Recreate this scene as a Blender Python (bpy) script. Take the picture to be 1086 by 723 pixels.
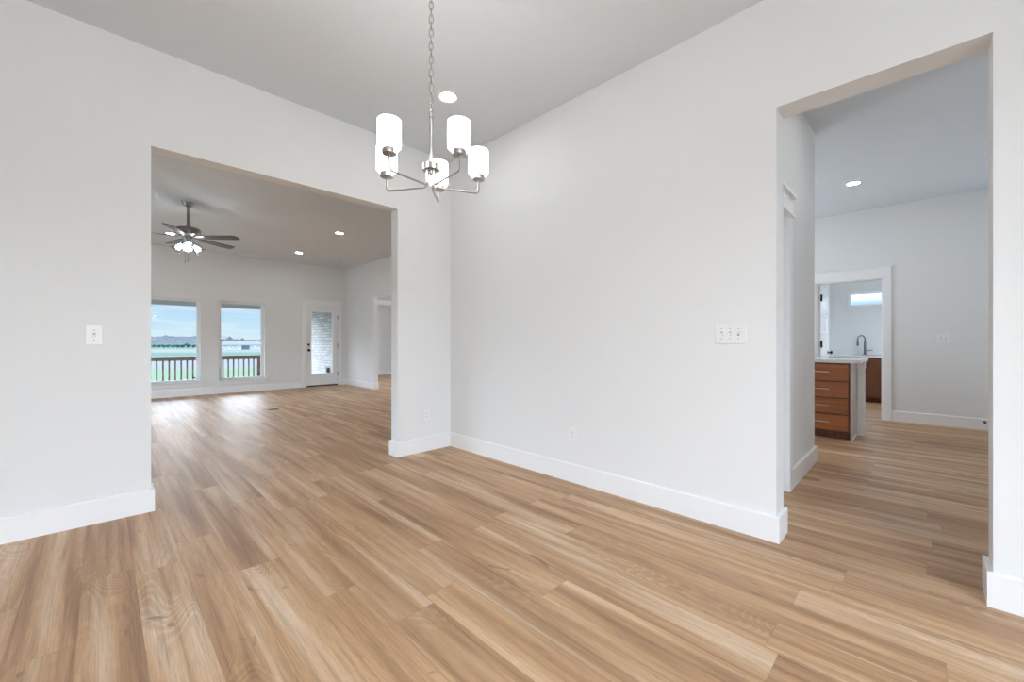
import bpy, bmesh, math, random
from mathutils import Vector, Matrix
random.seed(7)
PI = math.pi
scene = bpy.context.scene
for o in list(bpy.data.objects):
    bpy.data.objects.remove(o)
COL = scene.collection

# ------------------------------------------------------------------ camera
FPX = 434.0
cam_d = bpy.data.cameras.new('camera')
cam_d.sensor_width = 36.0
cam_d.lens = FPX / 1086.0 * 36.0
cam_d.shift_y = 1.5 / 1086.0
cam_d.clip_start = 0.05
cam_d.clip_end = 8000
cam = bpy.data.objects.new('camera', cam_d)
cam.location = (0, 0, 1.11)
cam.rotation_euler = (PI / 2, 0, -PI / 4)
COL.objects.link(cam)
scene.camera = cam

# ------------------------------------------------------------------ view
vs = scene.view_settings
scene.display_settings.display_device = 'sRGB'
vs.view_transform = 'Standard'
vs.look = 'None'
vs.exposure = 0.0
vs.gamma = 1.0
vs.use_curve_mapping = False
scene.cycles.max_bounces = 12
scene.cycles.diffuse_bounces = 8
scene.cycles.transparent_max_bounces = 16
scene.cycles.sample_clamp_indirect = 6.0
scene.cycles.caustics_reflective = False
scene.cycles.caustics_refractive = False
try:
    scene.cycles.use_denoising = True
except Exception:
    pass

# ------------------------------------------------------------------ world (hazy pale blue sky with soft clouds)
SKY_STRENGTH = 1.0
wd = bpy.data.worlds.new('sky')
scene.world = wd
wd.use_nodes = True
nt = wd.node_tree
nt.nodes.clear()
wo = nt.nodes.new('ShaderNodeOutputWorld')
bg = nt.nodes.new('ShaderNodeBackground')
tc = nt.nodes.new('ShaderNodeTexCoord')
sx = nt.nodes.new('ShaderNodeSeparateXYZ')
rp = nt.nodes.new('ShaderNodeValToRGB')
rp.color_ramp.elements[0].position = 0.0
rp.color_ramp.elements[0].color = (0.76, 0.90, 0.97, 1)
rp.color_ramp.elements[1].position = 0.5
rp.color_ramp.elements[1].color = (0.60, 0.78, 1.0, 1)
e = rp.color_ramp.elements.new(0.03)
e.color = (0.58, 0.82, 0.97, 1)
e = rp.color_ramp.elements.new(0.066)
e.color = (0.48, 0.74, 0.96, 1)
e = rp.color_ramp.elements.new(0.10)
e.color = (0.74, 0.87, 1.0, 1)
mp = nt.nodes.new('ShaderNodeMapping')
mp.inputs['Scale'].default_value = (4.0, 4.0, 40.0)
nz = nt.nodes.new('ShaderNodeTexNoise')
nz.inputs['Scale'].default_value = 1.6
nz.inputs['Detail'].default_value = 5
cr = nt.nodes.new('ShaderNodeValToRGB')
cr.color_ramp.elements[0].position = 0.5
cr.color_ramp.elements[0].color = (0, 0, 0, 1)
cr.color_ramp.elements[1].position = 0.75
cr.color_ramp.elements[1].color = (0.7, 0.7, 0.7, 1)
mx = nt.nodes.new('ShaderNodeMix')
mx.data_type = 'RGBA'
mx.inputs[7].default_value = (0.93, 0.97, 1.0, 1)
L = nt.links.new
L(tc.outputs['Generated'], sx.inputs[0])
L(sx.outputs['Z'], rp.inputs[0])
L(tc.outputs['Generated'], mp.inputs[0])
L(mp.outputs[0], nz.inputs[0])
L(nz.outputs[0], cr.inputs[0])
L(cr.outputs[0], mx.inputs[0])
L(rp.outputs[0], mx.inputs[6])
L(mx.outputs[2], bg.inputs[0])
# pale near the horizon; above about six degrees an added boost feeds floor sheen
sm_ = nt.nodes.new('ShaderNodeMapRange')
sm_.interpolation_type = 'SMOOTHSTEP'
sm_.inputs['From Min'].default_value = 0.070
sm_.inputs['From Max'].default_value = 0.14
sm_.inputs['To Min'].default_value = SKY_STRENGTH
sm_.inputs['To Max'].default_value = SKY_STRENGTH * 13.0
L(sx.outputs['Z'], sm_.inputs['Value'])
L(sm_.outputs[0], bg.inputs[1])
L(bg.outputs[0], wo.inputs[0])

# ------------------------------------------------------------------ sun and added fill lamps
def lamp(name, kind, loc, rot, energy, color=(1, 1, 1), size=None, size_y=None, radius=None, angle=None, spread=None):
    d = bpy.data.lights.new(name, kind)
    d.energy = energy
    d.color = color
    if kind == 'AREA':
        d.shape = 'RECTANGLE'
        d.size = size
        d.size_y = size_y
        if spread:
            d.spread = spread
    if radius is not None:
        d.shadow_soft_size = radius
    if angle is not None:
        d.angle = angle
    o = bpy.data.objects.new(name, d)
    o.location = loc
    o.rotation_euler = rot
    COL.objects.link(o)
    return o

FILL_TINT = (0.80, 0.905, 1.0)
# sun high above the back yard, kept off the windows by the porch roof
lamp('sun', 'SUN', (0, 30, 30), (math.radians(-34), math.radians(-12), 0), 1.0, (1.0, 0.96, 0.9), angle=math.radians(6))
# added fill lamps at made-up window openings behind the camera (entry side), facing inwards
lamp('added_fill_front', 'AREA', (-0.4, -2.40, 1.55), (PI / 2, 0, 0), 74, FILL_TINT, 2.6, 2.2)           # faces +Y
lamp('added_fill_entry', 'AREA', (-2.02, -0.8, 1.5), (PI / 2, 0, -PI / 2), 3, FILL_TINT, 0.7, 1.1)       # faces +X
# added fill lamp at unseen windows made up for the living room side
lamp('added_fill_living', 'AREA', (-3.32, 7.4, 1.25), (PI / 2, 0, -PI / 2), 45, (0.42, 0.72, 1.0), 3.6, 1.9)
# added fill lamp at a made-up kitchen window out of view
lamp('added_fill_kitchen', 'AREA', (6.4, 3.78, 1.6), (PI / 2, 0, PI), 72, FILL_TINT, 1.6, 1.1)
# added fill lamp brightening the wing room, at a made-up window
lamp('added_fill_wing', 'AREA', (8.40, 8.6, 1.4), (PI / 2, 0, PI / 2), 95, (0.68, 0.82, 1.0), 2.4, 1.5)
# added fill lamp brightening the laundry, at a made-up side window
lamp('added_fill_laundry', 'AREA', (9.2, -1.12, 1.7), (PI / 2, 0, 0), 24, (0.8, 0.9, 1.0), 0.9, 0.8)

# ------------------------------------------------------------------ node helpers
def new_mat(name):
    m = bpy.data.materials.new(name)
    m.use_nodes = True
    n = m.node_tree
    b = n.nodes['Principled BSDF']
    return m, n, b

def simple(name, col, rough=0.5, metal=0.0, spec=0.5, bump=0.0, bump_scale=200.0, var=0.0, var_scale=3.0, coat=0.0):
    m, n, b = new_mat(name)
    b.inputs['Base Color'].default_value = (*col, 1)
    b.inputs['Roughness'].default_value = rough
    b.inputs['Metallic'].default_value = metal
    b.inputs['Specular IOR Level'].default_value = spec
    b.inputs['Coat Weight'].default_value = coat
    t = n.nodes.new('ShaderNodeTexCoord')
    if bump > 0:
        z = n.nodes.new('ShaderNodeTexNoise')
        z.inputs['Scale'].default_value = bump_scale
        z.inputs['Detail'].default_value = 3
        bp = n.nodes.new('ShaderNodeBump')
        bp.inputs['Strength'].default_value = bump
        bp.inputs['Distance'].default_value = 0.002
        n.links.new(t.outputs['Object'], z.inputs[0])
        n.links.new(z.outputs[0], bp.inputs['Height'])
        n.links.new(bp.outputs[0], b.inputs['Normal'])
    if var > 0:
        z = n.nodes.new('ShaderNodeTexNoise')
        z.inputs['Scale'].default_value = var_scale
        z.inputs['Detail'].default_value = 4
        r = n.nodes.new('ShaderNodeValToRGB')
        r.color_ramp.elements[0].position = 0.3
        r.color_ramp.elements[1].position = 0.7
        r.color_ramp.elements[0].color = (*[c * (1 - var) for c in col], 1)
        r.color_ramp.elements[1].color = (*[min(1, c * (1 + var)) for c in col], 1)
        n.links.new(t.outputs['Object'], z.inputs[0])
        n.links.new(z.outputs[0], r.inputs[0])
        n.links.new(r.outputs[0], b.inputs['Base Color'])
    return m

def emis(name, col, strength):
    m, n, b = new_mat(name)
    b.inputs['Base Color'].default_value = (0.9, 0.9, 0.9, 1)
    b.inputs['Emission Color'].default_value = (*col, 1)
    b.inputs['Emission Strength'].default_value = strength
    b.inputs['Roughness'].default_value = 0.4
    return m

def glass(name, tint=(1, 1, 1), gloss=0.008, rough=0.0):
    m = bpy.data.materials.new(name)
    m.use_nodes = True
    n = m.node_tree
    n.nodes.clear()
    o = n.nodes.new('ShaderNodeOutputMaterial')
    a = n.nodes.new('ShaderNodeBsdfTransparent')
    a.inputs[0].default_value = (*tint, 1)
    g = n.nodes.new('ShaderNodeBsdfGlossy')
    g.inputs['Roughness'].default_value = rough
    k = n.nodes.new('ShaderNodeMixShader')
    k.inputs[0].default_value = gloss
    n.links.new(a.outputs[0], k.inputs[1])
    n.links.new(g.outputs[0], k.inputs[2])
    n.links.new(k.outputs[0], o.inputs[0])
    return m

def math_node(n, op, a=None, b=None, va=None, vb=None):
    k = n.nodes.new('ShaderNodeMath')
    k.operation = op
    if a is not None: n.links.new(a, k.inputs[0])
    if va is not None: k.inputs[0].default_value = va
    if b is not None: n.links.new(b, k.inputs[1])
    if vb is not None: k.inputs[1].default_value = vb
    return k.outputs[0]

def mix_col(n, fac, a, b, mode='MIX', facv=None):
    k = n.nodes.new('ShaderNodeMix')
    k.data_type = 'RGBA'
    k.blend_type = mode
    if fac is not None: n.links.new(fac, k.inputs[0])
    if facv is not None: k.inputs[0].default_value = facv
    for src, i in ((a, 6), (b, 7)):
        if isinstance(src, tuple): k.inputs[i].default_value = (*src, 1)
        else: n.links.new(src, k.inputs[i])
    return k.outputs[2]

def ramp(n, fac, stops):
    r = n.nodes.new('ShaderNodeValToRGB')
    cr = r.color_ramp
    while len(cr.elements) < len(stops): cr.elements.new(0.5)
    for e, (p, c) in zip(cr.elements, stops):
        e.position = p
        e.color = (*c, 1) if len(c) == 3 else c
    n.links.new(fac, r.inputs[0])
    return r.outputs[0]

def plank_floor():
    m, n, b = new_mat('oak_plank_floor')
    W, LEN, X0 = 0.178, 1.52, 0.108
    t = n.nodes.new('ShaderNodeTexCoord')
    s = n.nodes.new('ShaderNodeSeparateXYZ')
    n.links.new(t.outputs['Object'], s.inputs[0])
    x, y = s.outputs['X'], s.outputs['Y']
    px = math_node(n, 'DIVIDE', math_node(n, 'SUBTRACT', x, vb=X0), vb=W)
    col = math_node(n, 'FLOOR', px)
    fx = math_node(n, 'FRACT', px)
    w1 = n.nodes.new('ShaderNodeTexWhiteNoise'); w1.noise_dimensions = '1D'
    n.links.new(col, w1.inputs['W'])
    py = math_node(n, 'ADD', math_node(n, 'DIVIDE', y, vb=LEN), math_node(n, 'MULTIPLY', w1.outputs['Value'], vb=7.3))
    row = math_node(n, 'FLOOR', py)
    fy = math_node(n, 'FRACT', py)
    idv = n.nodes.new('ShaderNodeCombineXYZ')
    n.links.new(col, idv.inputs[0]); n.links.new(row, idv.inputs[1])
    w2 = n.nodes.new('ShaderNodeTexWhiteNoise'); w2.noise_dimensions = '2D'
    n.links.new(idv.outputs[0], w2.inputs['Vector'])
    rs = n.nodes.new('ShaderNodeSeparateColor')
    n.links.new(w2.outputs['Color'], rs.inputs[0])
    r1, r2, r3 = rs.outputs[0], rs.outputs[1], rs.outputs[2]
    # per plank shifted coordinates
    gx = math_node(n, 'ADD', x, math_node(n, 'MULTIPLY', r1, vb=37.0))
    gy = math_node(n, 'ADD', y, math_node(n, 'MULTIPLY', r2, vb=53.0))
    def noise(sx_, sy_, detail=4, rough=0.55, dist=0.0):
        c = n.nodes.new('ShaderNodeCombineXYZ')
        n.links.new(math_node(n, 'MULTIPLY', gx, vb=sx_), c.inputs[0])
        n.links.new(math_node(n, 'MULTIPLY', gy, vb=sy_), c.inputs[1])
        z = n.nodes.new('ShaderNodeTexNoise')
        z.inputs['Scale'].default_value = 1.0
        z.inputs['Detail'].default_value = detail
        z.inputs['Roughness'].default_value = rough
        z.inputs['Distortion'].default_value = dist
        n.links.new(c.outputs[0], z.inputs[0])
        return z.outputs[0]
    broad = noise(8.5, 0.55, 2, 0.5, 0.5)           # soft long streaks
    stripe = noise(34.0, 1.0, 3, 0.6, 0.4)
    fine = noise(230.0, 5.0, 3, 0.65)
    pore = noise(520.0, 14.0, 2, 0.6)
    contour = noise(7.0, 1.7, 0.0, 0.4, 0.5)
    rings = math_node(n, 'SINE', math_node(n, 'MULTIPLY', contour, vb=120.0))
    ringmask = ramp(n, noise(3.4, 1.1, 1), [(0.50, (0, 0, 0)), (0.63, (1, 1, 1))])
    knotn = noise(13.0, 6.0, 2, 0.5, 1.0)
    knot = ramp(n, knotn, [(0.69, (0, 0, 0)), (0.78, (1, 1, 1))])
    base = ramp(n, broad, [(0.27, (0.31, 0.162, 0.074)), (0.42, (0.475, 0.270, 0.132)), (0.55, (0.575, 0.350, 0.184)), (0.72, (0.70, 0.51, 0.345))])
    c1 = mix_col(n, None, base, ramp(n, stripe, [(0.28, (0.60, 0.54, 0.48)), (0.5, (1, 1, 1)), (0.72, (1.12, 1.15, 1.19))]), 'MULTIPLY', 0.85)
    c2 = mix_col(n, None, c1, ramp(n, fine, [(0.3, (0.74, 0.71, 0.68)), (0.6, (1.06, 1.06, 1.06))]), 'MULTIPLY', 0.75)
    c2 = mix_col(n, None, c2, ramp(n, pore, [(0.35, (0.82, 0.80, 0.78)), (0.55, (1.03, 1.03, 1.03))]), 'MULTIPLY', 0.6)
    rg = ramp(n, rings, [(0.0, (0.76, 0.72, 0.68)), (0.5, (1, 1, 1)), (1.0, (1.08, 1.09, 1.10))])
    c3 = mix_col(n, math_node(n, 'MULTIPLY', ringmask, vb=0.5), c2, mix_col(n, None, c2, rg, 'MULTIPLY', 1.0))
    c4 = mix_col(n, math_node(n, 'MULTIPLY', knot, vb=0.6), c3, (0.19, 0.105, 0.055))
    tone = ramp(n, r3, [(0.0, (0.90, 0.885, 0.87)), (0.5, (0.99, 0.985, 0.98)), (1.0, (1.08, 1.09, 1.10))])
    c5 = mix_col(n, None, c4, tone, 'MULTIPLY', 1.0)
    # seams
    ex = math_node(n, 'MULTIPLY', math_node(n, 'MINIMUM', fx, math_node(n, 'SUBTRACT', None, fx, va=1.0)), vb=W)
    ey = math_node(n, 'MULTIPLY', math_node(n, 'MINIMUM', fy, math_node(n, 'SUBTRACT', None, fy, va=1.0)), vb=LEN)
    ed = math_node(n, 'MINIMUM', ex, ey)
    mr = n.nodes.new('ShaderNodeMapRange')
    mr.inputs['From Min'].default_value = 0.0008
    mr.inputs['From Max'].default_value = 0.0022
    n.links.new(ed, mr.inputs['Value'])
    seam = mr.outputs[0]
    c6 = mix_col(n, seam, mix_col(n, None, c5, (0.82, 0.78, 0.74), 'MULTIPLY', 1.0), c5)
    n.links.new(c6, b.inputs['Base Color'])
    ro = math_node(n, 'ADD', math_node(n, 'MULTIPLY', fine, vb=0.10), vb=0.43)
    n.links.new(ro, b.inputs['Roughness'])
    b.inputs['Specular IOR Level'].default_value = 0.75
    bp = n.nodes.new('ShaderNodeBump')
    bp.inputs['Strength'].default_value = 0.14
    bp.inputs['Distance'].default_value = 0.002
    h = math_node(n, 'ADD', seam, math_node(n, 'MULTIPLY', fine, vb=0.35))
    n.links.new(h, bp.inputs['Height'])
    n.links.new(bp.outputs[0], b.inputs['Normal'])
    return m

def wood(name, dark, light, axis=2, rough=0.35, sc=1.0):
    m, n, b = new_mat(name)
    t = n.nodes.new('ShaderNodeTexCoord')
    k = n.nodes.new('ShaderNodeMapping')
    s = [26.0 * sc] * 3
    s[axis] = 1.6 * sc
    k.inputs['Scale'].default_value = s
    n.links.new(t.outputs['Object'], k.inputs[0])
    z = n.nodes.new('ShaderNodeTexNoise')
    z.inputs['Scale'].default_value = 1.0
    z.inputs['Detail'].default_value = 5
    z.inputs['Distortion'].default_value = 0.7
    n.links.new(k.outputs[0], z.inputs[0])
    z2 = n.nodes.new('ShaderNodeTexNoise')
    z2.inputs['Scale'].default_value = 4.0
    n.links.new(t.outputs['Object'], z2.inputs[0])
    c = ramp(n, z.outputs[0], [(0.25, dark), (0.75, light)])
    c = mix_col(n, None, c, ramp(n, z2.outputs[0], [(0.3, (0.85, 0.83, 0.8)), (0.7, (1.1, 1.1, 1.1))]), 'MULTIPLY', 0.8)
    n.links.new(c, b.inputs['Base Color'])
    b.inputs['Roughness'].default_value = rough
    return m

def brick_mat():
    m, n, b = new_mat('painted_brick')
    t = n.nodes.new('ShaderNodeTexCoord')
    s = n.nodes.new('ShaderNodeSeparateXYZ')
    n.links.new(t.outputs['Object'], s.inputs[0])
    c = n.nodes.new('ShaderNodeCombineXYZ')
    n.links.new(s.outputs['Y'], c.inputs[0]); n.links.new(s.outputs['Z'], c.inputs[1])
    br = n.nodes.new('ShaderNodeTexBrick')
    br.inputs['Scale'].default_value = 1.0
    br.inputs['Brick Width'].default_value = 0.245
    br.inputs['Row Height'].default_value = 0.074
    br.inputs['Mortar Size'].default_value = 0.011
    br.inputs['Mortar Smooth'].default_value = 0.2
    br.inputs['Bias'].default_value = 0.0
    br.inputs['Color1'].default_value = (0.44, 0.41, 0.39, 1)
    br.inputs['Color2'].default_value = (0.62, 0.61, 0.61, 1)
    br.inputs['Mortar'].default_value = (0.34, 0.33, 0.33, 1)
    n.links.new(c.outputs[0], br.inputs['Vector'])
    n.links.new(br.outputs['Color'], b.inputs['Base Color'])
    b.inputs['Roughness'].default_value = 0.9
    bp = n.nodes.new('ShaderNodeBump')
    bp.inputs['Strength'].default_value = 0.6
    bp.inputs['Distance'].default_value = 0.01
    n.links.new(math_node(n, 'SUBTRACT', None, br.outputs['Fac'], va=1.0), bp.inputs['Height'])
    n.links.new(bp.outputs[0], b.inputs['Normal'])
    return m

def field_mat():
    m, n, b = new_mat('fields')
    t = n.nodes.new('ShaderNodeTexCoord')
    s = n.nodes.new('ShaderNodeSeparateXYZ')
    n.links.new(t.outputs['Object'], s.inputs[0])
    z = n.nodes.new('ShaderNodeTexNoise')
    z.inputs['Scale'].default_value = 0.05
    z.inputs['Detail'].default_value = 3
    n.links.new(t.outputs['Object'], z.inputs[0])
    d = math_node(n, 'ADD', math_node(n, 'ADD', s.outputs['X'], s.outputs['Y']), None)
    d = math_node(n, 'MULTIPLY', d, vb=0.7071)
    d = math_node(n, 'MULTIPLY', d, math_node(n, 'ADD', math_node(n, 'MULTIPLY', z.outputs[0], vb=0.5), vb=0.75))
    lg = math_node(n, 'LOGARITHM', d, vb=10.0)
    f = math_node(n, 'DIVIDE', lg, vb=3.2)
    g1 = (0.068, 0.086, 0.060); pale = (0.080, 0.082, 0.081); g2 = (0.046, 0.065, 0.055); dry = (0.078, 0.082, 0.072)
    c = ramp(n, f, [(0.42, g1), (0.465, g1), (0.485, pale), (0.54, pale), (0.56, g2), (0.66, g2), (0.685, pale), (0.74, dry), (0.77, (0.04, 0.058, 0.05))])
    z2 = n.nodes.new('ShaderNodeTexNoise')
    z2.inputs['Scale'].default_value = 3.0
    z2.inputs['Detail'].default_value = 5
    n.links.new(t.outputs['Object'], z2.inputs[0])
    c = mix_col(n, None, c, ramp(n, z2.outputs[0], [(0.3, (0.85, 0.87, 0.85)), (0.7, (1.08, 1.06, 1.05))]), 'MULTIPLY', 0.7)
    n.links.new(c, b.inputs['Base Color'])
    b.inputs['Roughness'].default_value = 1.0
    b.inputs['Specular IOR Level'].default_value = 0.0
    return m

def marble():
    m, n, b = new_mat('white_quartz')
    t = n.nodes.new('ShaderNodeTexCoord')
    z = n.nodes.new('ShaderNodeTexNoise')
    z.inputs['Scale'].default_value = 3.0
    z.inputs['Detail'].default_value = 8
    z.inputs['Distortion'].default_value = 1.5
    n.links.new(t.outputs['Object'], z.inputs[0])
    c = ramp(n, z.outputs[0], [(0.42, (0.80, 0.80, 0.79)), (0.5, (0.755, 0.755, 0.755)), (0.54, (0.80, 0.80, 0.79))])
    n.links.new(c, b.inputs['Base Color'])
    b.inputs['Roughness'].default_value = 0.15
    return m

M = {}
M['wall'] = simple('wall_paint', (0.785, 0.788, 0.783), 0.75, spec=0.25, bump=0.12, bump_scale=240)
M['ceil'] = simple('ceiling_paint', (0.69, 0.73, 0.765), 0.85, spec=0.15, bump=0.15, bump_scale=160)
M['trim'] = simple('trim_enamel', (0.86, 0.86, 0.865), 0.32, spec=0.45, bump=0.02, bump_scale=60)
M['vinyl'] = simple('white_vinyl', (0.86, 0.87, 0.88), 0.3)
M['doorw'] = simple('door_enamel', (0.84, 0.845, 0.85), 0.35)
M['plate'] = simple('white_plastic', (0.82, 0.82, 0.81), 0.3)
M['slot'] = simple('dark_slot', (0.05, 0.05, 0.05), 0.6)
M['slotg'] = simple('grey_slot', (0.32, 0.32, 0.31), 0.6)
M['black'] = simple('matte_black_metal', (0.012, 0.012, 0.013), 0.4, metal=0.4)
M['bronze'] = simple('dark_bronze', (0.05, 0.04, 0.033), 0.45, metal=0.6)
M['nickel'] = simple('brushed_nickel', (0.44, 0.41, 0.385), 0.28, metal=1.0, bump=0.02, bump_scale=400)
M['fannickel'] = simple('aged_nickel', (0.27, 0.25, 0.235), 0.32, metal=1.0)
M['steel'] = simple('steel_bar', (0.72, 0.70, 0.66), 0.25, metal=1.0)
M['faucet'] = simple('gunmetal', (0.16, 0.16, 0.165), 0.3, metal=0.9)
M['blade'] = wood('fan_blade_wood', (0.03, 0.024, 0.026), (0.065, 0.05, 0.052), axis=0, rough=0.3)
M['cherry'] = wood('cherry_wood', (0.27, 0.088, 0.026), (0.43, 0.155, 0.052), axis=1, rough=0.38)
M['cherryd'] = wood('cherry_wood_frame', (0.12, 0.040, 0.016), (0.21, 0.075, 0.030), axis=2, rough=0.38)
M['panelgrey'] = simple('greige_panel', (0.62, 0.58, 0.545), 0.5)
M['quartz'] = marble()
M['floor'] = plank_floor()
M['brick'] = brick_mat()
M['field'] = field_mat()
M['pane'] = glass('window_glass')
M['lampglass'] = glass('clear_shade_glass', (0.93, 0.94, 0.95), 0.22, 0.08)
M['opal'] = emis('lit_opal_glass', (1.0, 0.985, 0.96), 9.0)
M['bulb'] = emis('lit_bulb', (0.95, 0.98, 1.0), 110.0)
M['lens'] = emis('lit_lens', (0.97, 0.985, 1.0), 120.0)
M['railwood'] = wood('weathered_rail', (0.165, 0.13, 0.108), (0.28, 0.225, 0.19), axis=0, rough=0.8)
M['deck'] = wood('deck_boards', (0.20, 0.16, 0.13), (0.32, 0.27, 0.23), axis=0, rough=0.8)
M['soffit'] = simple('porch_cladding', (0.46, 0.465, 0.465), 0.6)
M['shingle'] = simple('grey_shingles', (0.037, 0.044, 0.049), 0.9, var=0.15, var_scale=2)
M['siding'] = simple('pale_siding', (0.155, 0.162, 0.17), 0.8)
M['winblue'] = simple('dark_far_window', (0.03, 0.042, 0.055), 0.2)
M['bush'] = simple('dark_foliage', (0.022, 0.042, 0.038), 1.0, spec=0.0, var=0.4, var_scale=1.5)
M['bark'] = simple('bark', (0.12, 0.09, 0.07), 1.0)
M['hill'] = simple('hazed_wooded_hill', (0.036, 0.046, 0.053), 1.0, spec=0.0, var=0.15, var_scale=0.02)  # distance haze is put into this blue-grey base colour
M['wax'] = simple('cord', (0.75, 0.75, 0.74), 0.5)

# ------------------------------------------------------------------ mesh builder
class MB:
    def __init__(self):
        self.bm = bmesh.new()
    def box(self, x0, x1, y0, y1, z0, z1, bev=0.0):
        x0, x1 = min(x0, x1), max(x0, x1); y0, y1 = min(y0, y1), max(y0, y1); z0, z1 = min(z0, z1), max(z0, z1)
        v = [self.bm.verts.new(p) for p in ((x0, y0, z0), (x1, y0, z0), (x1, y1, z0), (x0, y1, z0), (x0, y0, z1), (x1, y0, z1), (x1, y1, z1), (x0, y1, z1))]
        fs = [self.bm.faces.new([v[i] for i in q]) for q in ((3, 2, 1, 0), (4, 5, 6, 7), (0, 1, 5, 4), (1, 2, 6, 5), (2, 3, 7, 6), (3, 0, 4, 7))]
        if bev > 0:
            es = list({e for f in fs for e in f.edges})
            bmesh.ops.bevel(self.bm, geom=es, offset=bev, segments=2, affect='EDGES', profile=0.5)
        return self
    def lathe(self, prof, seg=32, mat=None, smooth=True, cap=True):
        """prof: list of (radius, z) about local z"""
        mat = mat or Matrix()
        rings = []
        for r, z in prof:
            if r < 1e-6:
                rings.append([self.bm.verts.new(mat @ Vector((0, 0, z)))])
            else:
                rings.append([self.bm.verts.new(mat @ Vector((r * math.cos(2 * PI * i / seg), r * math.sin(2 * PI * i / seg), z))) for i in range(seg)])
        for a, b in zip(rings[:-1], rings[1:]):
            for i in range(seg):
                j = (i + 1) % seg
                if len(a) == 1 and len(b) == 1: continue
                if len(a) == 1: f = self.bm.faces.new((a[0], b[j], b[i]))
                elif len(b) == 1: f = self.bm.faces.new((a[i], a[j], b[0]))
                else: f = self.bm.faces.new((a[i], a[j], b[j], b[i]))
                f.smooth = smooth
        if cap:
            for rg in (rings[0], rings[-1]):
                if len(rg) > 2:
                    try: self.bm.faces.new(rg)
                    except ValueError: pass
        return self
    def cyl(self, p0, p1, r, seg=20, r1=None):
        p0, p1 = Vector(p0), Vector(p1)
        d = p1 - p0
        q = d.to_track_quat('Z', 'Y').to_matrix().to_4x4()
        q.translation = p0
        return self.lathe([(r, 0), (r if r1 is None else r1, d.length)], seg, q)
    def tube(self, pts, r, seg=10, closed=False):
        pts = [Vector(p) for p in pts]
        n = len(pts)
        rings = []
        up = None
        for i, p in enumerate(pts):
            if closed:
                t = (pts[(i + 1) % n] - pts[i - 1]).normalized()
            else:
                t = (pts[min(i + 1, n - 1)] - pts[max(i - 1, 0)]).normalized()
            if up is None:
                up = t.orthogonal().normalized()
            else:
                up = (up - t * up.dot(t))
                up = up.normalized() if up.length > 1e-6 else t.orthogonal().normalized()
            sd = t.cross(up)
            rings.append([self.bm.verts.new(p + r * (math.cos(2 * PI * k / seg) * up + math.sin(2 * PI * k / seg) * sd)) for k in range(seg)])
        m = n if closed else n - 1
        for i in range(m):
            a, b = rings[i], rings[(i + 1) % n]
            for k in range(seg):
                l = (k + 1) % seg
                f = self.bm.faces.new((a[k], a[l], b[l], b[k]))
                f.smooth = True
        if not closed:
            self.bm.faces.new(rings[0]); self.bm.faces.new(rings[-1])
        return self
    def prism(self, poly, vec):
        a = [self.bm.verts.new(p) for p in poly]
        b = [self.bm.verts.new(Vector(p) + Vector(vec)) for p in poly]
        self.bm.faces.new(a); self.bm.faces.new(list(reversed(b)))
        for i in range(len(a)):
            j = (i + 1) % len(a)
            self.bm.faces.new((a[i], b[i], b[j], a[j]))
        return self
    def build(self, name, mat, parent=None, loc=None, label=None):
        bmesh.ops.recalc_face_normals(self.bm, faces=self.bm.faces[:])
        for e_ in self.bm.edges:
            if len(e_.link_faces) == 2 and e_.calc_face_angle(0.0) > 0.62: e_.smooth = False
        me = bpy.data.meshes.new(name)
        self.bm.to_mesh(me)
        self.bm.free()
        me.materials.append(mat)
        o = bpy.data.objects.new(name, me)
        COL.objects.link(o)
        if parent is not None: o.parent = parent
        if loc is not None: o.location = loc
        if label: o['label'] = label
        return o

def round_path(pts, rad, n=5):
    """polyline with rounded corners"""
    pts = [Vector(p) for p in pts]
    out = [pts[0]]
    for a, b, c in zip(pts[:-2], pts[1:-1], pts[2:]):
        u = (a - b).normalized(); v = (c - b).normalized()
        r = min(rad, (a - b).length * 0.45, (c - b).length * 0.45)
        p, q = b + u * r, b + v * r
        for i in range(n + 1):
            t = i / n
            out.append((1 - t) ** 2 * p + 2 * t * (1 - t) * b + t * t * q)
    out.append(pts[-1])
    return out

def tag(o, label, cat, group=None):
    o['label'] = label; o['category'] = cat
    if group: o['group'] = group
    return o
def thing(name, label, cat, loc=(0, 0, 0), rotz=0.0, group=None):
    o = bpy.data.objects.new(name, None)
    o.empty_display_size = 0.1
    o.location = loc; o.rotation_euler = (0, 0, rotz)
    COL.objects.link(o)
    return tag(o, label, cat, group)
def struct(o):
    o['kind'] = 'structure'
    return o
def dup(root, loc, rotz=None, label=None, group=None):
    r = root.copy(); COL.objects.link(r); r.location = loc
    if rotz is not None: r.rotation_euler = (0, 0, rotz)
    if label: r['label'] = label
    if group: r['group'] = group
    for ch in list(root.children):
        c = ch.copy(); COL.objects.link(c); c.parent = r
        for g in list(ch.children):
            d = g.copy(); COL.objects.link(d); d.parent = c
    return r

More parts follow.
